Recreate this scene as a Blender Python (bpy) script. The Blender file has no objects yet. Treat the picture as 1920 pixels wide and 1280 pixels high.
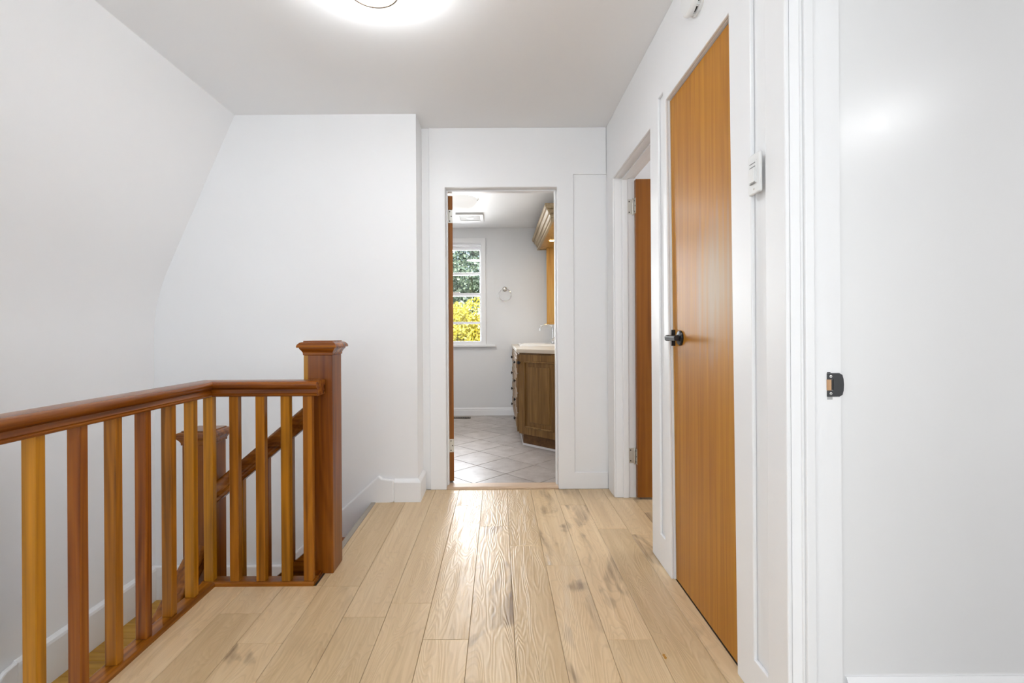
import bpy, bmesh, math, random
from mathutils import Vector, Matrix
random.seed(7)
PI = math.pi
S = bpy.context.scene
COL = S.collection

# ------------------------------------------------------------------ camera
EYE = 1.065
F = 907.0
cam_d = bpy.data.cameras.new('camera'); cam = bpy.data.objects.new('camera', cam_d); COL.objects.link(cam)
cam.location = (0, 0, EYE)
cam.rotation_euler = (PI / 2, math.radians(0.35), 0)
cam_d.sensor_width = 36; cam_d.lens = 17.006
cam_d.shift_x = 25 / 1920; cam_d.shift_y = -19 / 1920
cam_d.clip_start = 0.02
S.camera = cam
S.view_settings.view_transform = 'Standard'; S.view_settings.look = 'None'
S.view_settings.gamma = 1; S.view_settings.use_curve_mapping = False
S.view_settings.exposure = 1.0

# ------------------------------------------------------------------ sky, sun, bathroom daylight, added fill lights
W = bpy.data.worlds.new('world'); S.world = W; W.use_nodes = True
nt = W.node_tree; nt.nodes.clear()
wo = nt.nodes.new('ShaderNodeOutputWorld'); bg = nt.nodes.new('ShaderNodeBackground')
sk = nt.nodes.new('ShaderNodeTexSky'); sk.sky_type = 'NISHITA'; sk.sun_disc = False
sk.sun_elevation = math.radians(40); sk.sun_rotation = math.radians(200); sk.altitude = 100
bg.inputs['Strength'].default_value = 0.30
nt.links.new(sk.outputs[0], bg.inputs[0]); nt.links.new(bg.outputs[0], wo.inputs[0])
sun_d = bpy.data.lights.new('sun', 'SUN'); sun_d.energy = 6; sun_d.angle = 0.01; sun_d.color = (1, .95, .86)
sun = bpy.data.objects.new('sun', sun_d); COL.objects.link(sun)
sun.rotation_euler = (math.radians(52), 0, math.radians(-18)); sun.location = (0, -4, 9)

def area(name, loc, rot, sx, sy, e, col=(1, 1, 1)):
    d = bpy.data.lights.new(name, 'AREA'); d.shape = 'RECTANGLE'; d.size = sx; d.size_y = sy; d.energy = e; d.color = col
    o = bpy.data.objects.new(name, d); COL.objects.link(o); o.location = loc; o.rotation_euler = rot
    return o
E_HALL_FILL, E_ROOM_FILL, E_BED_FILL, E_BATH_WIN = 28, 17, 12, 33
area('hall_fill', (-0.25, -2.56, 1.35), (PI / 2 + .55, 0, 0), 1.7, 1.5, E_HALL_FILL, (.885, .95, 1))  # added fill behind the camera, tilted up for the ceiling; no window built
area('front_room_fill', (2.3, -2.6, 1.4), (PI / 2, 0, 0), 1.5, 1.4, E_ROOM_FILL, (.98, .99, 1))  # unseen fill, placed to light the front room wall evenly
area('stair_fill', (-2.08, -1.3, 1.0), (PI / 2 + .4, 0, -PI / 2), 1.3, 1.1, 17, (.885, .95, 1))  # extra fill from the left, brightens the right wall and floor
area('stairwell_up_fill', (-1.72, .6, -2.5), (PI, 0, 0), .75, 2.2, 30, (.885, .95, 1))  # upward fill added in the stairwell to lift ceiling and sloped wall
area('bedroom_fill', (3.15, 2.6, 1.5), (PI / 2, 0, math.radians(90)), 1.0, 1.2, E_BED_FILL)  # fill added out of view to light the bedroom interior
area('bathroom_window_daylight', (-0.58, 6.42, 1.55), (-PI / 2, 0, 0), .72, 1.25, E_BATH_WIN, (.96, .98, 1))
L_HALL, L_BATH, L_PUCK = 54.0, 0.30, 5.0      # strengths of the lamp glass

def disk(name, loc, size, e, col, up=False):
    d = bpy.data.lights.new(name, 'AREA'); d.shape = 'DISK'; d.size = size; d.energy = e; d.color = col
    o = bpy.data.objects.new(name, d); COL.objects.link(o); o.location = loc; o.rotation_euler = (PI if up else 0, 0, 0)
disk('front_room_lamp', (2.45, -.65, 2.40),   .42, 5, (.97, .985, 1))
disk('hall_lamp_uplight', (-.470, 1.838, 2.405), .12, 4.5, (.97, .985, 1), True)
disk('bathroom_lamp_glow', (-.375, 4.66, 2.212), .26, 6, (.97, .985, 1))
disk('bathroom_lamp_uplight', (-.375, 4.66, 2.343), .34, 1.0, (.97, .985, 1), True)

# ------------------------------------------------------------------ materials
def new_mat(name):
    m = bpy.data.materials.new(name); m.use_nodes = True
    t = m.node_tree; b = t.nodes['Principled BSDF']
    return m, t, b
def N(t, typ, **kw):
    n = t.nodes.new(typ)
    for k, v in kw.items(): setattr(n, k, v)
    return n
def L(t, a, b): t.links.new(a, b)

def plain(name, col, rough=.5, metal=0, bump=0, bscale=80, coat=0, ior=None):
    m, t, b = new_mat(name)
    b.inputs['Base Color'].default_value = (*col, 1); b.inputs['Roughness'].default_value = rough
    b.inputs['Metallic'].default_value = metal; b.inputs['Coat Weight'].default_value = coat
    tc = N(t, 'ShaderNodeTexCoord'); n = N(t, 'ShaderNodeTexNoise'); n.inputs['Scale'].default_value = bscale
    n.inputs['Detail'].default_value = 3; L(t, tc.outputs['Object'], n.inputs['Vector'])
    if bump:
        bp = N(t, 'ShaderNodeBump'); bp.inputs['Strength'].default_value = bump; bp.inputs['Distance'].default_value = .002
        L(t, n.outputs['Fac'], bp.inputs['Height']); L(t, bp.outputs[0], b.inputs['Normal'])
    mr = N(t, 'ShaderNodeMapRange'); mr.inputs['To Min'].default_value = max(0, rough - .05); mr.inputs['To Max'].default_value = min(1, rough + .05)
    L(t, n.outputs['Fac'], mr.inputs['Value']); L(t, mr.outputs[0], b.inputs['Roughness'])
    return m

def ramp(t, stops):
    r = N(t, 'ShaderNodeValToRGB')
    e = r.color_ramp.elements
    while len(e) < len(stops): e.new(.5)
    for i, (p, c) in enumerate(stops): e[i].position = p; e[i].color = (*c, 1)
    return r

def wood(name, dark, mid, light, axis='Z', rough=.35, var=0.0, amber=None, fine=34, along=1.3, coat=.25, wear=None, bump=.12, slow=.22, ring=.06):
    """stained wood with the grain along one axis; var = how far single pieces differ"""
    m, t, b = new_mat(name)
    tc = N(t, 'ShaderNodeTexCoord'); oi = N(t, 'ShaderNodeObjectInfo')
    mul = N(t, 'ShaderNodeVectorMath', operation='SCALE'); mul.inputs[0].default_value = (13.1, 7.7, 17.3); L(t, oi.outputs['Random'], mul.inputs['Scale'])
    add = N(t, 'ShaderNodeVectorMath', operation='ADD'); L(t, tc.outputs['Object'], add.inputs[0]); L(t, mul.outputs[0], add.inputs[1])
    mp = N(t, 'ShaderNodeMapping'); sc = [fine, fine, fine]; sc['XYZ'.index(axis)] = along
    mp.inputs['Scale'].default_value = sc; L(t, add.outputs[0], mp.inputs['Vector'])
    n1 = N(t, 'ShaderNodeTexNoise'); n1.inputs['Scale'].default_value = 1; n1.inputs['Detail'].default_value = 6; n1.inputs['Distortion'].default_value = .6
    L(t, mp.outputs[0], n1.inputs['Vector'])
    mp2 = N(t, 'ShaderNodeMapping'); sc2 = [fine * .2] * 3; sc2['XYZ'.index(axis)] = along * .5
    mp2.inputs['Scale'].default_value = sc2; L(t, add.outputs[0], mp2.inputs['Vector'])
    n2 = N(t, 'ShaderNodeTexNoise'); n2.inputs['Scale'].default_value = 1; n2.inputs['Detail'].default_value = 2; L(t, mp2.outputs[0], n2.inputs['Vector'])
    # growth rings: contour lines of the slow noise
    s1 = N(t, 'ShaderNodeMath', operation='MULTIPLY'); s1.inputs[1].default_value = 55; L(t, n2.outputs['Fac'], s1.inputs[0])
    s2 = N(t, 'ShaderNodeMath', operation='SINE'); L(t, s1.outputs[0], s2.inputs[0])
    s3 = N(t, 'ShaderNodeMath', operation='MULTIPLY_ADD'); s3.inputs[1].default_value = ring; L(t, s2.outputs[0], s3.inputs[0]); L(t, n1.outputs['Fac'], s3.inputs[2])
    s4 = N(t, 'ShaderNodeMath', operation='MULTIPLY_ADD'); s4.inputs[1].default_value = slow; s4.inputs[2].default_value = -slow / 2; L(t, n2.outputs['Fac'], s4.inputs[0])
    s5 = N(t, 'ShaderNodeMath', operation='ADD'); L(t, s3.outputs[0], s5.inputs[0]); L(t, s4.outputs[0], s5.inputs[1])
    r = ramp(t, [(.20, dark), (.5, mid), (.80, light)]); L(t, s5.outputs[0], r.inputs[0])
    col = r.outputs[0]
    if amber:
        r2 = ramp(t, [(.28, tuple(c * .6 for c in amber)), (.5, amber), (.72, tuple(min(1, c * 1.3) for c in amber))]); L(t, s5.outputs[0], r2.inputs[0])
        mr = N(t, 'ShaderNodeMapRange'); mr.inputs['From Min'].default_value = .3; mr.inputs['From Max'].default_value = .9; mr.inputs['To Max'].default_value = var
        L(t, oi.outputs['Random'], mr.inputs['Value'])
        mx = N(t, 'ShaderNodeMix', data_type='RGBA'); L(t, mr.outputs[0], mx.inputs[0]); L(t, col, mx.inputs[6]); L(t, r2.outputs[0], mx.inputs[7])
        col = mx.outputs[2]
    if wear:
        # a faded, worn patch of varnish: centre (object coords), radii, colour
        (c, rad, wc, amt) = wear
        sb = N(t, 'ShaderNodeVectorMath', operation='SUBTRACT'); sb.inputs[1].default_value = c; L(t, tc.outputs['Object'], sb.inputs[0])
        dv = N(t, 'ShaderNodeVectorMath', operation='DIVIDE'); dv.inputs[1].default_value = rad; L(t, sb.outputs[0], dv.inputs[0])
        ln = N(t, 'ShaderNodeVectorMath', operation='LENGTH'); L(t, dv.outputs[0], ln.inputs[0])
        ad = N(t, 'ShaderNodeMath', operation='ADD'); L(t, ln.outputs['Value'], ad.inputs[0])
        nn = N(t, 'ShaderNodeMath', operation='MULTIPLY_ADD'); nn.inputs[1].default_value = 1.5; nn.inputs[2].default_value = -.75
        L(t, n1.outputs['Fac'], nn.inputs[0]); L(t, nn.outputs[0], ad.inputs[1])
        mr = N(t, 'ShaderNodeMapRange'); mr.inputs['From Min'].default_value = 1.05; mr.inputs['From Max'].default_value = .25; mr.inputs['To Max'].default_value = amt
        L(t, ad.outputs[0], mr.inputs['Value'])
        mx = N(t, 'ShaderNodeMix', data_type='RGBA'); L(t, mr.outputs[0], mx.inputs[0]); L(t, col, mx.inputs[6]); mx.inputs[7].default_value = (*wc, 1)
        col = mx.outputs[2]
    L(t, col, b.inputs['Base Color']); b.inputs['Roughness'].default_value = rough; b.inputs['Coat Weight'].default_value = coat * .3; b.inputs['Specular IOR Level'].default_value = .32
    b.inputs['Coat Roughness'].default_value = .25
    bp = N(t, 'ShaderNodeBump'); bp.inputs['Strength'].default_value = bump; bp.inputs['Distance'].default_value = .001
    L(t, n1.outputs['Fac'], bp.inputs['Height']); L(t, bp.outputs[0], b.inputs['Normal'])
    return m

def oak_plank():
    m, t, b = new_mat('oak_plank')
    tc = N(t, 'ShaderNodeTexCoord'); oi = N(t, 'ShaderNodeObjectInfo')
    mul = N(t, 'ShaderNodeVectorMath', operation='SCALE'); mul.inputs[0].default_value = (31, 47, 11); L(t, oi.outputs['Random'], mul.inputs['Scale'])
    add = N(t, 'ShaderNodeVectorMath', operation='ADD'); L(t, tc.outputs['Object'], add.inputs[0]); L(t, mul.outputs[0], add.inputs[1])
    def noise(sx, sy, det=3, dist=0.):
        mp = N(t, 'ShaderNodeMapping'); mp.inputs['Scale'].default_value = (sx, sy, 1); L(t, add.outputs[0], mp.inputs['Vector'])
        n = N(t, 'ShaderNodeTexNoise'); n.inputs['Scale'].default_value = 1; n.inputs['Detail'].default_value = det; n.inputs['Distortion'].default_value = dist
        L(t, mp.outputs[0], n.inputs['Vector']); return n.outputs['Fac']
    cath = noise(7, 1.1, 2.5, .35)
    s1 = N(t, 'ShaderNodeMath', operation='MULTIPLY'); s1.inputs[1].default_value = 230; L(t, cath, s1.inputs[0])
    s2 = N(t, 'ShaderNodeMath', operation='SINE'); L(t, s1.outputs[0], s2.inputs[0])
    pores = noise(170, 6, 2)
    patch = noise(5.0, 2.1, 3, 1.2)
    grain = noise(45, 1.6, 5, .4)
    base = ramp(t, [(.30, (.61, .435, .245)), (.5, (.68, .50, .295)), (.72, (.74, .565, .355))]); L(t, grain, base.inputs[0])
    # plank to plank tone
    tone = ramp(t, [(0, (.88, .86, .82)), (.5, (1, 1, 1)), (1, (1.06, 1.05, 1.04))]); L(t, oi.outputs['Random'], tone.inputs[0])
    mt = N(t, 'ShaderNodeMix', data_type='RGBA', blend_type='MULTIPLY'); mt.inputs[0].default_value = 1
    L(t, base.outputs[0], mt.inputs[6]); L(t, tone.outputs[0], mt.inputs[7])
    # rings colour
    rg = N(t, 'ShaderNodeMapRange'); rg.inputs['From Min'].default_value = .5; rg.inputs['From Max'].default_value = 1; rg.inputs['To Max'].default_value = .20
    L(t, s2.outputs[0], rg.inputs['Value'])
    m2 = N(t, 'ShaderNodeMix', data_type='RGBA'); L(t, rg.outputs[0], m2.inputs[0]); L(t, mt.outputs[2], m2.inputs[6]); m2.inputs[7].default_value = (.40, .26, .135, 1)
    # dark knots, smeared along the grain
    pk = N(t, 'ShaderNodeMapRange'); pk.inputs['From Min'].default_value = .53; pk.inputs['From Max'].default_value = .63; pk.inputs['To Max'].default_value = .95
    L(t, patch, pk.inputs['Value'])
    pk2 = N(t, 'ShaderNodeMath', operation='MULTIPLY'); L(t, pk.outputs[0], pk2.inputs[0])
    sel = N(t, 'ShaderNodeMath', operation='MULTIPLY'); sel.inputs[1].default_value = 7.31; L(t, oi.outputs['Random'], sel.inputs[0])
    sel2 = N(t, 'ShaderNodeMath', operation='FRACT'); L(t, sel.outputs[0], sel2.inputs[0])
    sel3 = N(t, 'ShaderNodeMapRange'); sel3.inputs['From Min'].default_value = .35; sel3.inputs['From Max'].default_value = .75; L(t, sel2.outputs[0], sel3.inputs['Value'])
    pk3 = N(t, 'ShaderNodeMath', operation='MULTIPLY'); L(t, pk.outputs[0], pk3.inputs[0]); L(t, sel3.outputs[0], pk3.inputs[1]); pk = pk3
    L(t, pk.outputs[0], pk2.inputs[0])
    gm = N(t, 'ShaderNodeMapRange'); gm.inputs['From Min'].default_value = .35; gm.inputs['From Max'].default_value = .6; gm.inputs['To Min'].default_value = 1; gm.inputs['To Max'].default_value = .35
    L(t, grain, gm.inputs['Value']); L(t, gm.outputs[0], pk2.inputs[1])
    m3 = N(t, 'ShaderNodeMix', data_type='RGBA'); L(t, pk2.outputs[0], m3.inputs[0]); L(t, m2.outputs[2], m3.inputs[6]); m3.inputs[7].default_value = (.20, .125, .07, 1)
    L(t, m3.outputs[2], b.inputs['Base Color'])
    b.inputs['Roughness'].default_value = .34
    h = N(t, 'ShaderNodeMath', operation='MULTIPLY_ADD'); h.inputs[1].default_value = .5; L(t, s2.outputs[0], h.inputs[0]); L(t, pores, h.inputs[2])
    bp = N(t, 'ShaderNodeBump'); bp.inputs['Strength'].default_value = .34; bp.inputs['Distance'].default_value = .0013
    L(t, h.outputs[0], bp.inputs['Height']); L(t, bp.outputs[0], b.inputs['Normal'])
    return m

def tile_mat():
    m, t, b = new_mat('ceramic_tile')
    tc = N(t, 'ShaderNodeTexCoord'); oi = N(t, 'ShaderNodeObjectInfo')
    mul = N(t, 'ShaderNodeVectorMath', operation='SCALE'); mul.inputs[0].default_value = (31, 47, 11); L(t, oi.outputs['Random'], mul.inputs['Scale'])
    add = N(t, 'ShaderNodeVectorMath', operation='ADD'); L(t, tc.outputs['Object'], add.inputs[0]); L(t, mul.outputs[0], add.inputs[1])
    n = N(t, 'ShaderNodeTexNoise'); n.inputs['Scale'].default_value = 9; n.inputs['Detail'].default_value = 6; n.inputs['Roughness'].default_value = .65; L(t, add.outputs[0], n.inputs['Vector'])
    r = ramp(t, [(.3, (.34, .29, .255)), (.5, (.43, .385, .35)), (.7, (.51, .465, .43))]); L(t, n.outputs['Fac'], r.inputs[0])
    hs = N(t, 'ShaderNodeHueSaturation'); mr = N(t, 'ShaderNodeMapRange'); mr.inputs['To Min'].default_value = .9; mr.inputs['To Max'].default_value = 1.1
    L(t, oi.outputs['Random'], mr.inputs['Value']); L(t, mr.outputs[0], hs.inputs['Value']); L(t, r.outputs[0], hs.inputs['Color'])
    L(t, hs.outputs[0], b.inputs['Base Color']); b.inputs['Roughness'].default_value = .33
    bp = N(t, 'ShaderNodeBump'); bp.inputs['Strength'].default_value = .15; bp.inputs['Distance'].default_value = .002; L(t, n.outputs['Fac'], bp.inputs['Height']); L(t, bp.outputs[0], b.inputs['Normal'])
    return m

def emit(name, col, s, base=(.9, .9, .88)):
    m, t, b = new_mat(name)
    b.inputs['Base Color'].default_value = (*base, 1); b.inputs['Roughness'].default_value = .4
    b.inputs['Emission Color'].default_value = (*col, 1); b.inputs['Emission Strength'].default_value = s
    return m

def glass_mat():
    m, t, b = new_mat('window_glass')
    o = t.nodes['Material Output']
    tr = N(t, 'ShaderNodeBsdfTransparent'); gl = N(t, 'ShaderNodeBsdfGlossy'); gl.inputs['Roughness'].default_value = .02
    fr = N(t, 'ShaderNodeFresnel'); fr.inputs['IOR'].default_value = 1.45
    mx = N(t, 'ShaderNodeMixShader'); L(t, fr.outputs[0], mx.inputs[0]); L(t, tr.outputs[0], mx.inputs[1]); L(t, gl.outputs[0], mx.inputs[2]); L(t, mx.outputs[0], o.inputs['Surface'])
    return m

def leaf_mat(name, a, b_, c):
    m, t, b = new_mat(name)
    g = N(t, 'ShaderNodeNewGeometry'); r = ramp(t, [(.1, a), (.5, b_), (.9, c)]); L(t, g.outputs['Random Per Island'], r.inputs[0])
    L(t, r.outputs[0], b.inputs['Base Color']); b.inputs['Roughness'].default_value = .5
    tl = N(t, 'ShaderNodeBsdfTranslucent'); L(t, r.outputs[0], tl.inputs[0])
    mx = N(t, 'ShaderNodeMixShader'); mx.inputs[0].default_value = .35
    o = t.nodes['Material Output']; L(t, b.outputs[0], mx.inputs[1]); L(t, tl.outputs[0], mx.inputs[2]); L(t, mx.outputs[0], o.inputs['Surface'])
    return m

M = {}
M['wall'] = plain('wall_paint', (.88, .88, .885), .55, bump=.05, bscale=220)
M['gloss_wall'] = plain('gloss_wall_paint', (.84, .84, .84), .22, bump=.05, bscale=45)
M['trim'] = plain('trim_paint', (.86, .86, .865), .38, bump=.06, bscale=30)
M['ceiling'] = plain('ceiling_paint', (.90, .90, .905), .7, bump=.03, bscale=200)
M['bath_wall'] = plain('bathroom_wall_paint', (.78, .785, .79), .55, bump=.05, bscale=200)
M['subfloor'] = plain('subfloor', (.10, .07, .045), .9)
M['grout'] = plain('grout', (.20, .17, .15), .9)
RED, MIDB, LITE = (.10, .019, .0015), (.26, .070, .005), (.42, .145, .012)
AMB = (.46, .19, .006)
M['rail_z'] = wood('stained_pine_upright', RED, MIDB, LITE, 'Z', .33, .95, AMB, 55)
M['rail_x'] = wood('stained_pine_cross_rail', (.07, .014, .001), (.215, .057, .004), (.36, .12, .010), 'X', .27, .15, AMB, 50)
M['rail_y'] = wood('stained_pine_long_rail', (.07, .014, .001), (.215, .057, .004), (.36, .12, .010), 'Y', .27, .15, AMB, 50)
M['newel'] = wood('stained_pine_post', RED, (.19, .048, .003), (.31, .095, .007), 'Z', .3, .1, AMB, 45)
M['amber'] = wood('amber_pine', (.28, .11, .008), (.44, .20, .014), (.55, .28, .03), 'Z', .33)
M['landing'] = wood('honey_oak', (.36, .17, .018), (.50, .26, .03), (.60, .34, .06), 'X', .3, .2, (.52, .27, .03))
M['stair'] = wood('stained_stair', RED, MIDB, LITE, 'Y', .35)
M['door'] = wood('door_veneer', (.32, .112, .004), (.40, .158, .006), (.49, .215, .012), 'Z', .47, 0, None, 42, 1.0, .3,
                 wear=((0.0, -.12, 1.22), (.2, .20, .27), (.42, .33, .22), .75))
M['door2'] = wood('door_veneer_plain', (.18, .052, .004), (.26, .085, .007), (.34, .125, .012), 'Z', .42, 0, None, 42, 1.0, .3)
M['vanity'] = wood('antiqued_vanity_wood', (.12, .058, .014), (.20, .105, .03), (.29, .165, .055), 'Z', .4, .2, (.23, .125, .038), 40, 1.6)
M['vanity_dark'] = wood('vanity_base_wood', (.08, .035, .012), (.15, .07, .022), (.2, .10, .03), 'X', .45)
M['crown'] = wood('antiqued_crown_wood', (.30, .22, .12), (.42, .32, .19), (.52, .41, .26), 'Y', .45, 0, None, 40, 1.0, .1, None, .05, .06, .02)
M['lamp_gold'] = wood('lamplit_panel_wood', (.42, .20, .04), (.58, .31, .075), (.68, .40, .11), 'Z', .4)  # panel wood with the warm puck lamp light painted into its colour
M['oak'] = oak_plank()
M['tile'] = tile_mat()
M['thresh'] = wood('threshold_wood', (.48, .32, .2), (.6, .43, .29), (.68, .51, .36), 'X', .45)
M['nosing'] = plain('grey_nosing', (.33, .29, .24), .5, bump=.2, bscale=60)
M['counter'] = plain('cream_countertop', (.62, .55, .45), .3, bscale=40)
M['porcelain'] = plain('porcelain', (.86, .84, .80), .15)
M['chrome'] = plain('chrome', (.75, .75, .76), .08, 1)
M['nickel'] = plain('brushed_nickel', (.55, .52, .47), .3, 1)
M['hinge'] = plain('hinge_steel', (.62, .60, .55), .38, .85, bump=.1)
M['black'] = plain('black_iron', (.022, .022, .024), .38, .5, bump=.15, bscale=120)
M['strike'] = plain('charcoal_plate', (.045, .047, .05), .45, .3, bump=.15, bscale=120)
M['bronze'] = plain('bronze_ring', (.16, .12, .09), .4, .8)
M['screw'] = plain('dark_screw', (.02, .018, .015), .5, .6)
M['brass'] = plain('screw_head_steel', (.6, .6, .58), .3, 1)
M['rawwood'] = wood('raw_softwood', (.34, .15, .06), (.55, .32, .17), (.66, .45, .28), 'Z', .7)
M['plastic'] = plain('white_plastic', (.80, .80, .79), .35)
M['slot'] = plain('dark_slot', (.03, .03, .03), .7)
M['grey_slot'] = plain('grey_slot', (.18, .18, .175), .7)
M['mirror'] = plain('mirror_glass', (.9, .9, .9), .01, 1)
M['glass'] = glass_mat()
M['register'] = plain('bronze_register', (.09, .06, .035), .45, .6)
M['bulb_hall'] = emit('lit_lamp_glass', (.93, .965, 1), L_HALL)
M['bulb_bath'] = emit('lit_alabaster_glass', (1, .99, .97), L_BATH, (.62, .62, .61))
M['puck'] = emit('puck_lamp', (1, .70, .32), L_PUCK * 12)
M['bark'] = plain('bark', (.10, .075, .05), .9, bump=.6, bscale=20)
M['leaf_y'] = leaf_mat('yellow_leaves', (.42, .36, .035), (.66, .56, .07), (.80, .72, .16))
M['leaf_g'] = leaf_mat('dark_leaves', (.07, .11, .08), (.17, .24, .17), (.36, .44, .32))
M['lawn'] = plain('lawn', (.10, .15, .04), .9, bump=.8, bscale=30)

# ------------------------------------------------------------------ object helpers
def tag(o, label=None, cat=None, group=None, kind=None):
    if label: o['label'] = label
    if cat: o['category'] = cat
    if group: o['group'] = group
    if kind: o['kind'] = kind
    return o
def empty(name, loc, label=None, cat=None, group=None, kind=None, rz=0):
    o = bpy.data.objects.new(name, None); COL.objects.link(o); o.location = loc; o.rotation_euler = (0, 0, rz); o.empty_display_size = .05
    return tag(o, label, cat, group, kind)
def root_of(o):
    while o.parent: o = o.parent
    return o

class MB:
    def __init__(s): s.v = []; s.f = []
    def add(s, vs, fs):
        k = len(s.v); s.v += [tuple(v) for v in vs]; s.f += [tuple(i + k for i in f) for f in fs]; return s
    def box(s, x0, x1, y0, y1, z0, z1):
        return s.add([(x0, y0, z0), (x1, y0, z0), (x1, y1, z0), (x0, y1, z0), (x0, y0, z1), (x1, y0, z1), (x1, y1, z1), (x0, y1, z1)],
                     [(0, 3, 2, 1), (4, 5, 6, 7), (0, 1, 5, 4), (1, 2, 6, 5), (2, 3, 7, 6), (3, 0, 4, 7)])
    def prism(s, poly, a0, a1, axis='z'):
        def P(u, v, w):
            return {'z': (u, v, w), 'y': (u, w, v), 'x': (w, u, v)}[axis]
        n = len(poly)
        return s.add([P(u, v, a0) for u, v in poly] + [P(u, v, a1) for u, v in poly],
                     [tuple(range(n))[::-1], tuple(range(n, 2 * n))] + [(i, (i + 1) % n, n + (i + 1) % n, n + i) for i in range(n)])
    def rings(s, rs, close=True, cap=True):
        n = len(rs[0]); k = len(s.v)
        for r in rs: s.v += [tuple(p) for p in r]
        for j in range(len(rs) - 1):
            for i in range(n if close else n - 1):
                a = k + j * n + i; b_ = k + j * n + (i + 1) % n
                s.f.append((a, b_, b_ + n, a + n))
        if cap:
            s.f.append(tuple(k + i for i in range(n))[::-1]); s.f.append(tuple(k + (len(rs) - 1) * n + i for i in range(n)))
        return s
    def lathe(s, c, prof, axis='z', n=24, cap=True):
        """prof: list of (radius, height along axis)"""
        rs = []
        for r, h in prof:
            ring = []
            for i in range(n):
                a = 2 * PI * i / n; u, v = r * math.cos(a), r * math.sin(a)
                ring.append({'z': (c[0] + u, c[1] + v, c[2] + h), 'x': (c[0] + h, c[1] + u, c[2] + v), 'y': (c[0] + u, c[1] + h, c[2] + v)}[axis])
            rs.append(ring)
        return s.rings(rs, cap=cap)
    def tube(s, pts, r, n=10, closed=False):
        pts = [Vector(p) for p in pts]; m = len(pts); rs = []
        rad = r if isinstance(r, (list, tuple)) else [r] * m
        up = None
        for i, p in enumerate(pts):
            if closed: d = pts[(i + 1) % m] - pts[i - 1]
            else: d = pts[min(i + 1, m - 1)] - pts[max(i - 1, 0)]
            d.normalize()
            if up is None:
                up = Vector((0, 0, 1)) if abs(d.z) < .9 else Vector((1, 0, 0))
            x = d.cross(up).normalized(); up = x.cross(d).normalized()
            rs.append([p + (x * math.cos(2 * PI * k / n) + up * math.sin(2 * PI * k / n)) * rad[i] for k in range(n)])
        if closed: rs.append(rs[0]); return s.rings(rs, cap=False)
        return s.rings(rs)
    def square_stack(s, cx, cy, layers):
        return s.rings([[(cx - h, cy - h, z), (cx + h, cy - h, z), (cx + h, cy + h, z), (cx - h, cy + h, z)] for h, z in layers])
    def sweep_xy(s, path, prof):
        """mitred sweep of a closed profile (offset to the right of the path, z) along a flat path"""
        P = [Vector((p[0], p[1])) for p in path]; rs = []
        for i, p in enumerate(P):
            d0 = (P[i] - P[i - 1]).normalized() if i else None
            d1 = (P[i + 1] - P[i]).normalized() if i + 1 < len(P) else None
            if d0 is None: d0 = d1
            if d1 is None: d1 = d0
            n0 = Vector((d0.y, -d0.x)); n1 = Vector((d1.y, -d1.x)); nn = (n0 + n1); nn = nn / nn.dot(n0)
            rs.append([(p.x + nn.x * o, p.y + nn.y * o, z) for o, z in prof])
        return s.rings(rs)
    def mesh(s, name, off=(0, 0, 0)):
        me = bpy.data.meshes.new(name)
        me.from_pydata([(v[0] - off[0], v[1] - off[1], v[2] - off[2]) for v in s.v], [], s.f)
        bm = bmesh.new(); bm.from_mesh(me); bmesh.ops.remove_doubles(bm, verts=bm.verts, dist=1e-6) if False else None
        bmesh.ops.recalc_face_normals(bm, faces=bm.faces); bm.to_mesh(me); bm.free()
        return me
    def build(s, name, mat, parent=None, bevel=0, seg=2, smooth=False, local=False, loc=None):
        """vertices are in world space unless local; a child keeps its thing's origin"""
        if loc is not None: off = loc
        elif parent is not None and not local: off = root_of(parent).location
        else: off = (0, 0, 0)
        me = s.mesh(name, off); me.materials.append(mat)
        o = bpy.data.objects.new(name, me); COL.objects.link(o)
        if parent: o.parent = parent
        if loc is not None:
            rl = root_of(parent).location if parent else Vector((0, 0, 0))
            o.location = Vector(loc) - rl
        if smooth:
            for p in me.polygons: p.use_smooth = True
            try: me.set_sharp_from_angle(angle=math.radians(40))
            except Exception: pass
        if bevel:
            b = o.modifiers.new('bevel', 'BEVEL'); b.width = bevel; b.segments = seg; b.limit_method = 'ANGLE'; b.angle_limit = math.radians(40)
        return o

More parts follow.
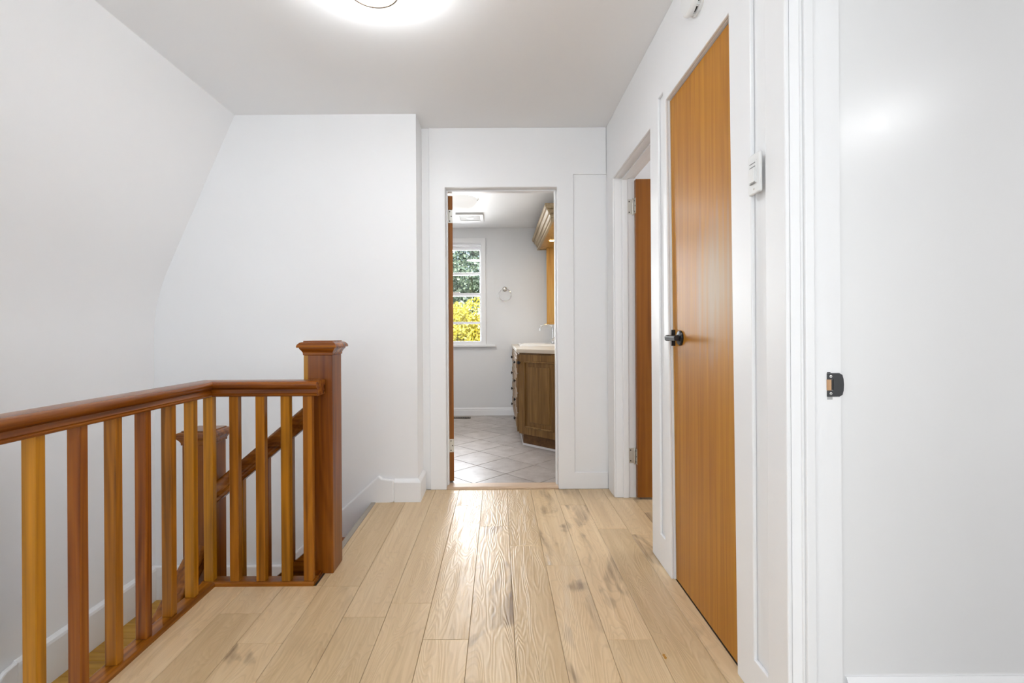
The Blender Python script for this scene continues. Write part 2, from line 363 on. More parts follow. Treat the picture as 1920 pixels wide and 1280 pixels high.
def grid_slab(us, vs, filled, a0, a1, axis):
    """a slab with holes: cells of a grid, joined; (u,v) plane across the axis"""
    mb = MB(); idx = {}
    def P(u, v, w): return {'z': (u, v, w), 'y': (u, w, v), 'x': (w, u, v)}[axis]
    def vid(i, j, k):
        if (i, j, k) not in idx:
            idx[(i, j, k)] = len(mb.v); mb.v.append(P(us[i], vs[j], (a0, a1)[k]))
        return idx[(i, j, k)]
    nu, nv = len(us) - 1, len(vs) - 1
    def on(i, j): return 0 <= i < nu and 0 <= j < nv and filled(.5 * (us[i] + us[i + 1]), .5 * (vs[j] + vs[j + 1]))
    for i in range(nu):
        for j in range(nv):
            if not on(i, j): continue
            mb.f.append((vid(i, j, 0), vid(i + 1, j, 0), vid(i + 1, j + 1, 0), vid(i, j + 1, 0)))
            mb.f.append((vid(i, j, 1), vid(i, j + 1, 1), vid(i + 1, j + 1, 1), vid(i + 1, j, 1)))
            if not on(i - 1, j): mb.f.append((vid(i, j, 0), vid(i, j + 1, 0), vid(i, j + 1, 1), vid(i, j, 1)))
            if not on(i + 1, j): mb.f.append((vid(i + 1, j, 0), vid(i + 1, j + 1, 0), vid(i + 1, j + 1, 1), vid(i + 1, j, 1)))
            if not on(i, j - 1): mb.f.append((vid(i, j, 0), vid(i + 1, j, 0), vid(i + 1, j, 1), vid(i, j, 1)))
            if not on(i, j + 1): mb.f.append((vid(i, j + 1, 0), vid(i + 1, j + 1, 0), vid(i + 1, j + 1, 1), vid(i, j + 1, 1)))
    return mb
def inside(u, v, r): return r[0] < u < r[1] and r[2] < v < r[3]
def holes(rects): return lambda u, v: not any(inside(u, v, r) for r in rects)
def breaks(lo, hi, rects, k):
    s = {lo, hi}
    for r in rects: s |= {r[k], r[k + 1]}
    return sorted(x for x in s if lo <= x <= hi)
def holed(name, mat, lo_u, hi_u, lo_v, hi_v, rects, a0, a1, axis, parent=None, bevel=0, label=None, kind='structure', cat=None, seg=2):
    g = grid_slab(breaks(lo_u, hi_u, rects, 0), breaks(lo_v, hi_v, rects, 2), holes(rects), a0, a1, axis)
    o = g.build(name, mat, parent, bevel, seg)
    if parent is None: tag(o, label, cat, kind=kind)
    return o
def inset_poly(poly, d):
    n = len(poly); A = sum(poly[i][0] * poly[(i + 1) % n][1] - poly[(i + 1) % n][0] * poly[i][1] for i in range(n))
    sg = 1 if A > 0 else -1; out = []
    for i in range(n):
        p0, p, p1 = Vector(poly[i - 1]), Vector(poly[i]), Vector(poly[(i + 1) % n])
        d0, d1 = (p - p0).normalized(), (p1 - p).normalized()
        n0, n1 = Vector((-d0.y, d0.x)) * sg, Vector((-d1.y, d1.x)) * sg
        nn = n0 + n1; dd = nn.dot(n0)
        nn = nn / dd if abs(dd) > .2 else n0
        q = p + nn * d; out.append((q.x, q.y))
    return out
def chamfered(poly, z0, z1, ch):
    mb = MB(); n = len(poly); q = inset_poly(poly, ch)
    vs = [(x, y, z0) for x, y in poly] + [(x, y, z1 - ch) for x, y in poly] + [(x, y, z1) for x, y in q]
    fs = [tuple(range(n))[::-1], tuple(range(2 * n, 3 * n))]
    for i in range(n):
        j = (i + 1) % n; fs += [(i, j, n + j, n + i), (n + i, n + j, 2 * n + j, 2 * n + i)]
    return mb.add(vs, fs)
def clip_convex(poly, clip):
    out = list(poly); m = len(clip)
    for i in range(m):
        a, b_ = clip[i], clip[(i + 1) % m]; inp = out; out = []
        if not inp: return []
        def side(p): return (b_[0] - a[0]) * (p[1] - a[1]) - (b_[1] - a[1]) * (p[0] - a[0])
        for k in range(len(inp)):
            p, q = inp[k - 1], inp[k]; sp, sq = side(p), side(q)
            if (sp >= 0) != (sq >= 0):
                t_ = sp / (sp - sq); out.append((p[0] + t_ * (q[0] - p[0]), p[1] + t_ * (q[1] - p[1])))
            if sq >= 0: out.append(q)
    return out

# ------------------------------------------------------------------ key dimensions (metres)
CEIL = 2.437; BCEIL = 2.38
YF = 3.259            # face of the end wall (trim plane)
XR = 0.733            # face of the right wall (trim plane)
YS = 3.047            # stairwell back wall
XE = -.789            # edge of the hall floor at the top step
XK = -2.172           # knee wall
HEAD = 2.036
BYF = 6.15            # bathroom far wall
BXR = .75
# right wall openings (y0,y1,z0,z1)
BED = (2.325, 3.09, -.05, HEAD)
CLO = (1.521, 2.0615, -.05, HEAD + .032)
NEAR = (.45, 1.2335, -.05, HEAD)
BATH = (-.357, .399, -.05, HEAD)

# ------------------------------------------------------------------ structure
wl = MB().prism([(XK, -2.9), (XK, 1.05), (XK + .004, 1.136), (XK + .014, 1.22), (XK + .036, 1.31), (XK + .07, 1.42), (-2.052, 1.535), (-1.655, CEIL), (-1.655, 2.6), (-2.45, 2.6), (-2.45, -2.9)], -2.7, YS + .1, 'y')
tag(wl.build('wall_left', M['wall'], smooth=True), 'white wall sloping with the roof beside the staircase', 'wall', kind='structure')
tag(MB().box(-2.45, -.514, YS, 3.40, -2.9, CEIL + .1).build('wall_stairwell', M['wall']), 'plain white wall behind the stair landing', 'wall', kind='structure')
holed('wall_far', M['wall'], -.514, .9, 0, CEIL + .1, [BATH], YF + .012, 3.40, 'y', label='white end wall around the bathroom doorway', cat='wall')
holed('wall_right', M['wall'], 1.2335, 3.4, 0, CEIL + .1, [BED, CLO], XR + .012, .872, 'x', label='white right hall wall holding the wooden doors', cat='wall')
holed('wall_right', M['wall'], -2.7, 1.2335, 0, CEIL + .1, [NEAR], XR + .012, .872, 'x', label='white wall around the open doorway nearest the camera', cat='wall')
tag(MB().box(-2.45, 3.5, -2.8, -2.7, -2.9, 2.6).build('wall_back', M['wall']), 'white wall closing the hall behind the camera', 'wall', kind='structure')
tag(MB().box(.872, 3.5, 1.243, 1.36, 0, CEIL + .1).build('wall_front_room', M['gloss_wall']), 'glossy white wall inside the nearest open doorway', 'wall', kind='structure')
tag(MB().box(.872, 3.5, 3.30, 3.40, 0, CEIL + .1).build('wall_bedroom', M['wall']), 'white bedroom wall behind the half-hidden wooden door', 'wall', kind='structure')
tag(MB().box(3.4, 3.5, -2.7, 3.4, 0, CEIL + .1).build('wall_outer', M['wall']), 'white outer wall of the rooms on the right', 'wall', kind='structure')
tag(MB().box(.872, 3.5, 1.95, 2.05, 0, CEIL + .1).build('wall_closet', M['wall']), 'white partition between closet and bedroom', 'wall', kind='structure')
tag(MB().box(-2.45, 3.5, -2.8, 3.40, CEIL, CEIL + .12).build('ceiling', M['ceiling']), 'flat pale grey hall ceiling', 'ceiling', kind='structure')
tag(MB().box(-1.85, .87, 3.40, BYF + .12, BCEIL, BCEIL + .12).build('ceiling_bathroom', M['wall']), 'flat white bathroom ceiling', 'ceiling', kind='structure')
WIN = (-.95, -.203, .902, 2.165)
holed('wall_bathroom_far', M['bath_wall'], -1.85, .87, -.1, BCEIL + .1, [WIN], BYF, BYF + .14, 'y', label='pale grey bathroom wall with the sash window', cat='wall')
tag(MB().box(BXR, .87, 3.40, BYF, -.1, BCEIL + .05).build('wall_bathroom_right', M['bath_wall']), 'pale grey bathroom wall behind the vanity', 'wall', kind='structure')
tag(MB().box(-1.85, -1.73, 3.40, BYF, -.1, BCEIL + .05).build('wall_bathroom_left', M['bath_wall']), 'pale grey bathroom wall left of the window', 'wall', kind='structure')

# trim layer of the right wall: casings, frieze and base boards in one plane with sunk panels between
PAN1 = (2.1446, 2.209, .138, 2.12)
PAN2 = (1.327, 1.400, .112, 2.30)
PANB = [PAN1, PAN2]
holed('trim_1', M['trim'], .33, YF, 0, CEIL, [BED, CLO, NEAR] + PANB, XR, XR + .012, 'x', bevel=.0035, label='white boards framing the doorways of the right wall', cat='trim')
holed('trim_2', M['trim'], -.4655, XR, 0, CEIL, [BATH, (.509, .7331, .112, 2.12)], YF, YF + .012, 'y', bevel=.004, label='white boards framing the bathroom doorway', cat='trim')
def out_of_plumb(o):
    for v in o.data.vertices:
        y, z = v.co.y + o.location.y * 0, v.co.z
        if abs(y - CLO[1]) < .02: v.co.y = y + .010 + .020 * z
        elif abs(y - CLO[0]) < .02: v.co.y = y - .022 + .016 * z
out_of_plumb(bpy.data.objects['trim_1']); out_of_plumb(bpy.data.objects['wall_right'])
# door stops inside the frames
def stop_u(name, o0, o1, top, axis, a0, a1, th, label):
    rect = (o0 + th, o1 - th, -.06, top - th)
    g = grid_slab(sorted({o0, o0 + th, o1 - th, o1}), [0, top - th, top], holes([rect]), a0, a1, axis)
    return tag(g.build(name, M['trim'], None, .003), label, 'trim', kind='structure')
stop_u('trim_3', BATH[0], BATH[1], HEAD, 'y', 3.318, 3.358, .011, 'white door stop inside the bathroom door frame')
stop_u('trim_4', BED[0], BED[1], HEAD, 'x', .790, .826, .011, 'white door stop inside the bedroom door frame')
stop_u('trim_5', NEAR[0], NEAR[1], HEAD, 'x', .776, .801, .011, 'white door stop inside the nearest door frame')
tag(MB().lathe((.7735, 1.2335, 0), [(.004, 0), (.004, HEAD)], n=10).build('trim_6', M['trim'], smooth=True), 'thin white bead beside the nearest door stop', 'trim', kind='structure')

# base boards
def base_prof(h, th): return [(0, 0), (th, 0), (th, h - .022), (th - .004, h - .014), (.004, h), (0, h)]
bb = MB().sweep_xy([(-.66, YS), (-.514, YS), (-.514, YF)], base_prof(.142, .02))
tag(bb.build('baseboard_stairwell', M['trim']), 'white baseboard wrapping the corner left of the bathroom door', 'baseboard', kind='structure')
# raking skirt down the stairwell wall, then level on the landing
top0, slope = .168, .905
xs0 = -.756; xs1 = xs0 - (top0 + .39) / slope
mb = MB()
def rake(x_top, x_bot, yb, yf, h_off):
    return None
sk_poly = [(-.66, 0.0), (-.66, .142), (-.735, .15), (xs0, top0), (xs1, -.39), (XK, -.39), (XK, -.62), (xs1 - .05, -.62), (xs0 - .0, -.12), (-.74, -.02)]
mb.prism(sk_poly, YS - .024, YS, 'y')
o = mb.build('baseboard_stair', M['trim'], bevel=.011, seg=3); tag(o, 'white skirting raking down the stairwell wall with the steps', 'baseboard', kind='structure')
MBk = MB().prism([(2.16, -.39), (2.10, -.40), (.4, -1.80), (.4, -2.15), (2.12, -.72), (2.16, -.62)], XK, XK + .024, 'x')
tag(MBk.build('baseboard_lower_flight', M['trim'], bevel=.008), 'white skirting raking down beside the lower steps', 'baseboard', kind='structure')
bl = MB().sweep_xy([(XK, 2.155), (XK, YS)], [(0, -.6), (.024, -.6), (.024, -.415), (.020, -.402), (.006, -.39), (0, -.39)])
tag(bl.build('baseboard_landing', M['trim']), 'tall white baseboard along the landing under the sloped wall', 'baseboard', kind='structure')
bw = MB().sweep_xy([(-1.73, BYF), (BXR, BYF)], [(0, 0), (.014, 0), (.014, .066), (.010, .074), (.012, .082), (.004, .098), (0, .098)])
tag(bw.build('baseboard_bathroom', M['trim']), 'white moulded baseboard under the bathroom window', 'baseboard', kind='structure')
br = MB().sweep_xy([(.885, 1.243), (3.4, 1.243)], base_prof(.175, .016))
tag(br.build('baseboard_front_room', M['trim']), 'white baseboard inside the nearest open doorway', 'baseboard', kind='structure')

# ------------------------------------------------------------------ hall floor of oak planks
slab = [(-1.256, -2.7), (3.4, -2.7), (3.4, 3.395), (-.50, 3.395), (-.50, YS + .01), (XE, YS + .01), (XE, 2.10), (-1.256, 2.10)]
floor = MB().prism(slab, -.26, -.011).build('floor', M['subfloor'])
tag(floor, 'light oak plank floor of the hallway', 'floor', kind='structure')
PW = .1595; PX0 = .049
joint = {0: 2.403, -1: 2.647, -2: 2.963, -3: 1.90, -4: 1.809, -5: 2.03, -6: 1.66, -7: 1.836, -8: 1.30, 1: 2.2, 2: 1.67, 3: 2.604, 4: 2.53, 5: 2.85, 6: 2.4, 7: 2.7}
PL = 1.2885
def plank(poly):
    cx = sum(p[0] for p in poly) / len(poly); cy = sum(p[1] for p in poly) / len(poly)
    q = inset_poly(poly, .0006)
    chamfered(q, -.0105, 0, .0011).build('plank', M['oak'], floor, loc=(cx, cy, 0))
for k in range(-8, 8):
    x0, x1 = PX0 + PW * k, PX0 + PW * (k + 1)
    cuts = sorted(joint[k] + PL * i for i in range(-4, 4))
    # y range of this column
    lo, hi = -.55, 3.262
    if k <= -6: hi = 2.035
    elif k <= -4: hi = YS - .0
    if k == -7 or k == -8: x0 = max(x0, -1.256)
    if k >= 5: lo, hi = 2.06, 3.29
    ys = [lo] + [c for c in cuts if lo + .03 < c < hi - .03] + [hi]
    if x0 >= x1: continue
    for a, b_ in zip(ys, ys[1:]):
        if k == -4 and b_ == hi:      # notched round the wall corner
            plank([(x0, a), (x1, a), (x1, 3.262), (-.512, 3.262), (-.512, YS), (x0, YS)])
        elif k == 4:
            e = .752
            if b_ <= BED[0]: plank([(x0, a), (e, a), (e, b_), (x0, b_)])
            elif a < BED[0]: plank([(x0, a), (e, a), (e, BED[0] + .002), (x1, BED[0] + .002), (x1, b_), (x0, b_)])
            elif b_ == hi: plank([(x0, a), (x1, a), (x1, BED[1] - .002), (e, BED[1] - .002), (e, b_), (x0, b_)])
            else: plank([(x0, a), (x1, a), (x1, b_), (x0, b_)])
        else: plank([(x0, a), (x1, a), (x1, b_), (x0, b_)])
    if k == -6:                        # the narrow run between step edge and newel, beyond the railing
        plank([(-.775, 2.035), (x1, 2.035), (x1, YS), (-.775, YS)]) if x1 > -.76 else None
tag(MB().box(XE - .014, -.7755, 2.2615, YS - .02, -.03, .002).build('trim_7', M['nosing'], bevel=.002), 'grey edge strip at the top step', 'trim', kind='structure')
plank_left = [(-.775, 2.035), (PX0 - 5 * PW, 2.035), (PX0 - 5 * PW, YS), (-.775, YS)]

# bathroom tiles, laid on the diagonal
bfloor = MB().box(-1.75, .80, 3.262, BYF + .02, -.12, -.006).build('floor_bathroom', M['grout'])
tag(bfloor, 'diagonal taupe tile floor of the bathroom', 'floor', kind='structure')
TP = .3225; u = TP / math.sqrt(2); T0 = (.047, 4.076)
room = [(-1.73, 3.372), (BXR, 3.372), (BXR, BYF), (-1.73, BYF)]
for i in range(-14, 15):
    for j in range(-14, 15):
        c = (T0[0] + (i + j) * u, T0[1] + u + (j - i) * u)
        g = .0025
        d = u - g * math.sqrt(2) / 1
        poly = [(c[0], c[1] - d), (c[0] + d, c[1]), (c[0], c[1] + d), (c[0] - d, c[1])]
        poly = clip_convex(poly, room)
        if len(poly) < 3: continue
        A = abs(sum(poly[n][0] * poly[(n + 1) % len(poly)][1] - poly[(n + 1) % len(poly)][0] * poly[n][1] for n in range(len(poly)))) / 2
        if A < .002: continue
        cl = []
        for p in poly:
            if not cl or (abs(p[0] - cl[-1][0]) + abs(p[1] - cl[-1][1])) > 1e-4: cl.append(p)
        if abs(cl[0][0] - cl[-1][0]) + abs(cl[0][1] - cl[-1][1]) < 1e-4: cl.pop()
        if len(cl) < 3: continue
        chamfered(cl, -.006, 0, .0015).build('tile', M['tile'], bfloor, loc=(c[0], c[1], 0))
th = MB().prism([(3.262, -.004), (3.262, .006), (3.275, .014), (3.36, .014), (3.372, .008), (3.372, -.004)], BATH[0] + .001, BATH[1] - .001, 'x')
tag(th.build('trim_8', M['thresh']), 'pale wooden threshold strip in the bathroom doorway', 'trim', kind='structure')

# landing boards and steps
land = MB().box(XK - .02, -1.27, 2.12, YS + .02, -.72, -.612).build('floor_landing', M['subfloor'])
tag(land, 'honey oak strip floor of the stair landing', 'floor', kind='structure')
y = 2.12
rr = random.Random(3)
while y < YS - .02:
    x = XK
    w = .058
    while x < -1.29:
        ln = rr.uniform(.35, .7); x1 = min(x + ln, -1.275)
        if x1 > -1.30: x1 = -1.275
        y1 = min(y + w, YS - .018)
        p = inset_poly([(x, y), (x1, y), (x1, y1), (x, y1)], .0006)
        chamfered(p, -.612, -.6, .001).build('board', M['landing'], land, loc=((x + x1) / 2, (y + y1) / 2, -.6))
        x = x1
        if x > -1.29: break
    y += w

st = empty('staircase', (XE, 2.6, 0), 'dark stained wooden steps descending from the hall to the landing and turning', 'staircase')
def tread(x0, x1, y0, y1, z):
    MB().box(x0, x1, y0, y1, z - .028, z).build('tread', M['stair'], st, .006)
def riser_x(x, z0, z1, y0, y1): MB().box(x, x + .018, y0, y1, z0, z1).build('riser', M['stair'], st, .001)
riser_x(XE - .010, -.212, -.031, 2.27, YS - .021); tread(-1.05, XE - .012, 2.27, YS - .026, -.212)
riser_x(-1.03, -.40, -.24, 2.24, YS - .021); tread(-1.29, -1.032, 2.24, YS - .021, -.4)
riser_x(-1.27, -.599, -.428, 2.24, YS - .021)
for i in range(6):
    z = -.8 - .2 * i; y1 = 2.12 - .24 * i
    MB().box(XK + .001, -1.265, y1 - .018, y1, z + .001, z + .17).build('riser', M['stair'], st, .001)
    MB().box(XK + .001, -1.265, y1 - .265, y1 - .018, z - .028, z).build('tread', M['stair'], st, .006)
# closed stringer of the short flight
def strz(x): return .068 + (x + .885) * .838
sg = MB().prism([(-.862, strz(-.862)), (-1.278, strz(-1.278)), (-1.278, strz(-1.278) - .34), (-.862, strz(-.862) - .34)], 2.185, 2.222, 'y')
sg.build('stringer', M['rail_x'], st, .003)

# ------------------------------------------------------------------ stair railing
rl = empty('stair_railing', (-1.23, 2.05, 0), 'orange-brown stained wooden railing with square balusters around the stair opening', 'railing')
CAP = [(.0622, -.0635), (.0655, -.062), (.066, -.052), (.070, -.044), (.076, -.036), (.078, -.033), (.0775, -.030), (.0865, -.029), (.0872, -.024), (.0845, -.016), (.077, -.008), (.069, -.005), (.0645, -.0045), (.064, 0)]
def newel(cx, cy, z0, top, strip=False):
    n = MB().square_stack(cx, cy, [(.0622, z0), (.0622, top - .0625)]).build('newel_post', M['newel'], rl, .003)
    MB().square_stack(cx, cy, [(h, top + dz) for h, dz in CAP]).build('cap', M['rail_x'], n)
    if strip:
        MB().box(cx - .0627, cx - .044, cy - .0629, cy - .058, z0 + .002, top - .064).build('edge_strip', M['amber'], n)
    return n
newel(-.7987, 2.199, 0, 1.028, True)
newel(-1.3415, 2.202, -.6, .632)
newel(-1.2455, .20, 0, 1.028)
# level hand rail: moulded profile (offset from centre line, z)
half = [(.040, 0), (.0455, .002), (.047, .007), (.043, .0105), (.0455, .015), (.0415, .021), (.0385, .029), (.043, .033), (.0475, .036), (.0525, .043), (.0535, .050), (.0515, .056), (.044, .0615), (.030, .0645), (0, .0652)]
prof = half + [(-a, z) for a, z in half[::-1][1:]]
RZ = .797
RP = [(o, RZ + z) for o, z in prof]
CX, CY = -1.2485, 2.0735
mbA = MB().sweep_xy([(CX, .26), (CX, CY), (-.764, CY)], RP)
n = len(RP)
r0, r1, r2 = mbA.v[:n], mbA.v[n:2 * n], mbA.v[2 * n:3 * n]
MB().rings([r0, r1]).build('handrail', M['rail_y'], rl, smooth=True)
MB().rings([r1, r2]).build('handrail', M['rail_x'], rl, smooth=True)
# return of the rail into the newel
# shoe rails on the floor
MB().prism([(-1.258, 0), (-1.258, .014), (-1.252, .018), (-1.203, .018), (-1.197, .011), (-1.197, 0)], .26, 2.033, 'y').build('shoe_rail', M['rail_y'], rl, .001)
MB().prism([(2.030, 0), (2.030, .012), (2.036, .018), (2.084, .018), (2.089, .014), (2.089, 0)], -1.258, -.783, 'x').build('shoe_rail', M['rail_x'], rl, .001)
MB().box(-.826, -.784, 2.089, 2.136, 0, .016).build('shoe_block', M['rail_y'], rl, .002)
# balusters: one mesh, many objects
bal = None
def baluster(x0, y0, z0, z1, w=.038, d=.030):
    global bal
    c = Vector((x0 + w / 2, y0 + d / 2, z0))
    MB().box(x0, x0 + w, y0, y0 + d, z0, z1).build('baluster', M['rail_z'], rl, .002, 1, loc=c)
for yy in (.60, .735, .868, 1.0, 1.131, 1.2615, 1.395, 1.525, 1.654, 1.784, 1.9136):
    baluster(-1.249, yy, .0175, RZ + .004)
for xx in (-1.249, -1.139, -1.028, -.922, -.828):
    baluster(xx, 2.038, .0175, RZ + .004, .038 if xx > -1.2 else .040)
for xx in (-1.199, -1.084, -.975):
    zt = .66 + (xx + .86) * .838
    mb = MB(); x0, x1, y0, y1 = xx, xx + .038, 2.187, 2.218
    mb.add([(x0, y0, strz(x0) - .004), (x1, y0, strz(x1) - .004), (x1, y1, strz(x1) - .004), (x0, y1, strz(x0) - .004), (x0, y0, zt), (x1, y0, zt + .032), (x1, y1, zt + .032), (x0, y1, zt)],
           [(0, 3, 2, 1), (4, 5, 6, 7), (0, 1, 5, 4), (1, 2, 6, 5), (2, 3, 7, 6), (3, 0, 4, 7)])
    mb.build('baluster', M['rail_z'], rl, .002, 1, loc=(xx + .019, 2.2, strz(xx)))
# raking rails
hp = [(.028, 0), (.034, .004), (.036, .016), (.031, .026), (.034, .032), (.031, .042), (.036, .056), (.041, .066), (.041, .080), (.034, .092), (.020, .098), (0, .100)]
rp = hp + [(-a, z) for a, z in hp[::-1][1:]]
def raked_x(x0, z0, x1, z1, yc):
    MB().rings([[(x0, yc + o, z0 + z) for o, z in rp], [(x1, yc + o, z1 + z) for o, z in rp]]).build('handrail', M['rail_x'], rl, smooth=True)
def raked_y(y0, z0, y1, z1, xc):
    MB().rings([[(xc + o, y0, z0 + z) for o, z in rp], [(xc + o, y1, z1 + z) for o, z in rp]]).build('handrail', M['rail_y'], rl, smooth=True)
raked_x(-.860, .650, -1.281, .650 - .421 * .838, 2.20)
raked_y(2.141, .03, .60, .03 - 1.541 * .78, -1.34)

# ------------------------------------------------------------------ doors
def hinge(parent, x, y, z, w, local=True, face='y'):
    """small butt hinge: leaf with screws and a knuckle; face y = leaf lies in an xz plane"""
    pass

# door_1: the closet door (faces -x)
cy = (CLO[0] + CLO[1]) / 2
d1 = empty('door_1', (.773, cy, 0), 'closed flush closet door of worn amber veneer with a black lever', 'door', kind='structure')
MB().box(.753, .788, CLO[0] + .003, CLO[1] - .004, .004, HEAD + .026).build('slab', M['door'], d1, .002)
MB().box(.7522, .789, CLO[1] - .013, CLO[1] - .0035, .004, HEAD + .026).build('edge_band', M['amber'], d1, .0008)
for ch_ in d1.children:
    for v in ch_.data.vertices:
        y, z = v.co.y + cy, v.co.z
        v.co.y += (.008 + .020 * z) if y > cy else (-.022 + .016 * z)
ly, lz = 2.002, 1.033
lv = MB().lathe((.753, ly, lz), [(.031, 0), (.0315, -.004), (.028, -.009), (.014, -.012), (.0115, -.016), (.0115, -.046), (.013, -.050), (.012, -.060), (.004, -.063)], 'x', 28).build('handle', M['black'], d1, smooth=True)
MB().rings([[(.753 - dx, ly - a, lz + dz) for dx, dz in ((.044, -.009), (.062, -.010), (.064, .006), (.060, .010), (.046, .010))] for a in (-.012, 0.0, .05, .092, .100)]).build('lever', M['black'], lv, .002)
MB().box(.7355, .752, CLO[1] - .0016, CLO[1] + .0005, lz - .034, lz + .034).build('strike', M['black'], d1)

# door_2: bedroom door, open into the bedroom, seen almost edge-on
d2 = empty('door_2', (.864, 3.078, 0), 'open wooden bedroom door half hidden behind the white frame', 'door', kind='structure', rz=math.radians(90))
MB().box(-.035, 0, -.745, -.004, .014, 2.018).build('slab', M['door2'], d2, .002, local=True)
# leaves: on the door's edge (local +y end face) and on the jamb
for hz in (.268, 1.854):
    h = MB().box(-.033, -.001, -.0045, -.0025, hz - .048, hz + .048).build('hinge_leaf', M['hinge'], d2, local=True)
    for dz, dx in ((-.034, -.012), (0, -.024), (.034, -.012)):
        MB().lathe((dx, -.0022, hz + dz), [(.0042, 0), (.0038, .0012)], 'y', 10).build('screw', M['screw'], h, local=True)
d2inv = (Matrix.Translation(d2.location) @ Matrix.Rotation(math.radians(90), 4, 'Z')).inverted()
for hz in (.268, 1.854):
    lf = MB().box(.812, .860, BED[1] - .0022, BED[1] + .0005, hz - .048, hz + .048).build('hinge_leaf', M['hinge'])
    lf.parent = d2; lf.matrix_parent_inverse = d2inv
    def sub(mb, nm, mat, sm=False):
        o = mb.build(nm, mat, smooth=sm); o.parent = lf
    for dz, dx in ((-.034, .026), (0, .012), (.034, .026)):
        sub(MB().lathe((.812 + dx, BED[1] - .0022, hz + dz), [(.0042, 0), (.0038, -.0012)], 'y', 10), 'screw', M['screw'])
    sub(MB().lathe((.8605, BED[1] - .006, hz), [(.003, -.053), (.0058, -.049), (.0058, -.0295), (.0052, -.029), (.0058, -.0285), (.0058, .0285), (.0052, .029), (.0058, .0295), (.0058, .049), (.003, .053)], 'z', 12), 'knuckle', M['hinge'], True)

# door_3: bathroom door, swung open past square; its hinge edge faces the hall
d3 = empty('door_3', (BATH[0] + .003, 3.405, 0), 'open bathroom door showing only its narrow reddish hinge edge', 'door', kind='structure', rz=math.radians(101))
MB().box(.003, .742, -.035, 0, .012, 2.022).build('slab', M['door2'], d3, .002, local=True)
for hz in (.262, 1.877):
    h = MB().box(.0005, .0028, -.034, .004, hz - .046, hz + .046).build('hinge_leaf', M['hinge'], d3, local=True)
    for dz, dy in ((-.033, -.014), (0, -.025), (.033, -.014)):
        MB().lathe((.0005, dy, hz + dz), [(.0042, 0), (.0038, -.0012)], 'x', 10).build('screw', M['screw'], h, local=True)
    MB().lathe((0.0, .004, hz), [(.003, -.051), (.0055, -.047), (.0055, .047), (.003, .051)], 'z', 12).build('knuckle', M['hinge'], h, local=True, smooth=True)

# strike plate on the nearest jamb
sy = BATH and NEAR[1]
sp = empty('strike_plate', (.86, sy, .93), 'charcoal latch strike plate on the white jamb of the nearest doorway', 'strike plate')
k = 1.2335 / F
def SX(px): return (px - 935) * k
def SZ(py): return EYE - (py - 621) * k - .0035
zc = SZ(722.5)
x0, x1 = SX(1549.5), SX(1581)
h_ = 44 * k / 2
pl = [(x0, -h_), (x0 + .031, -h_), (x0 + .0385, -h_ * .86), (x0 + .0415, -h_ * .5), (x0 + .0425, 0), (x0 + .0415, h_ * .5), (x0 + .0385, h_ * .86), (x0 + .031, h_), (x0, h_), (x0, h_ * .46), (x0 + .016, h_ * .46), (x0 + .016, -h_ * .46), (x0, -h_ * .46)]
MB().prism([(a, zc + b_) for a, b_ in pl], sy - .0028, sy + .0003, 'y').build('plate', M['strike'], sp, .0006)
MB().box(x0 - .0005, x0 + .0105, sy - .0022, sy + .0004, zc - h_ * .46, zc + h_ * .46).build('latch_mortise', M['rawwood'], sp)
MB().box(x0 + .0105, x0 + .0165, sy - .0012, sy + .0004, zc - h_ * .44, zc + h_ * .44).build('latch_hole', M['slot'], sp)
for dz in (.73, -.73):
    s_ = MB().lathe((x0 + .0085, sy - .0028, zc + h_ * dz), [(.0036, 0), (.0034, -.0009), (.0018, -.0010)], 'y', 14).build('screw', M['brass'], sp)
    MB().lathe((x0 + .0085, sy - .0038, zc + h_ * dz), [(.0014, 0), (.0012, -.0003)], 'y', 8).build('recess', M['slot'], s_)
MB().box(x0 + .001, x0 + .014, sy - .0009, sy + .0003, zc - h_ - .0075, zc - h_ - .0005).build('bare_patch', plain('bare_grey_jamb', (.42, .42, .42), .7), sp)
MB().box(x0 + .001, x0 + .009, sy - .0009, sy + .0003, zc + h_ + .0005, zc + h_ + .003).build('bare_patch', M['slot'], sp)

# light switch
sw = empty('light_switch', (.72, 1.362, 1.505), 'white slide light switch on the narrow wall strip beside the closet door', 'light switch')
MB().box(.7215, .732, 1.334, 1.396, 1.448, 1.562).build('plate', M['plastic'], sw, .005, 3)
MB().box(.7185, .7225, 1.347, 1.381, 1.476, 1.540).build('bezel', M['plastic'], sw, .0015)
MB().box(.7145, .7195, 1.3505, 1.3775, 1.479, 1.520).build('paddle', M['plastic'], sw, .002)
for zz in (1.533, 1.5225, 1.4765):
    MB().box(.7178, .7187, 1.350, 1.379, zz - .0011, zz + .0011).build('slot', M['grey_slot'], sw)
MB().box(.7178, .7187, 1.3796, 1.3808, 1.482, 1.519).build('slot', M['grey_slot'], sw)
MB().lathe((.7215, 1.363, 1.461), [(.003, 0), (.0025, -.001)], 'x', 12).build('screw', M['hinge'], sw)

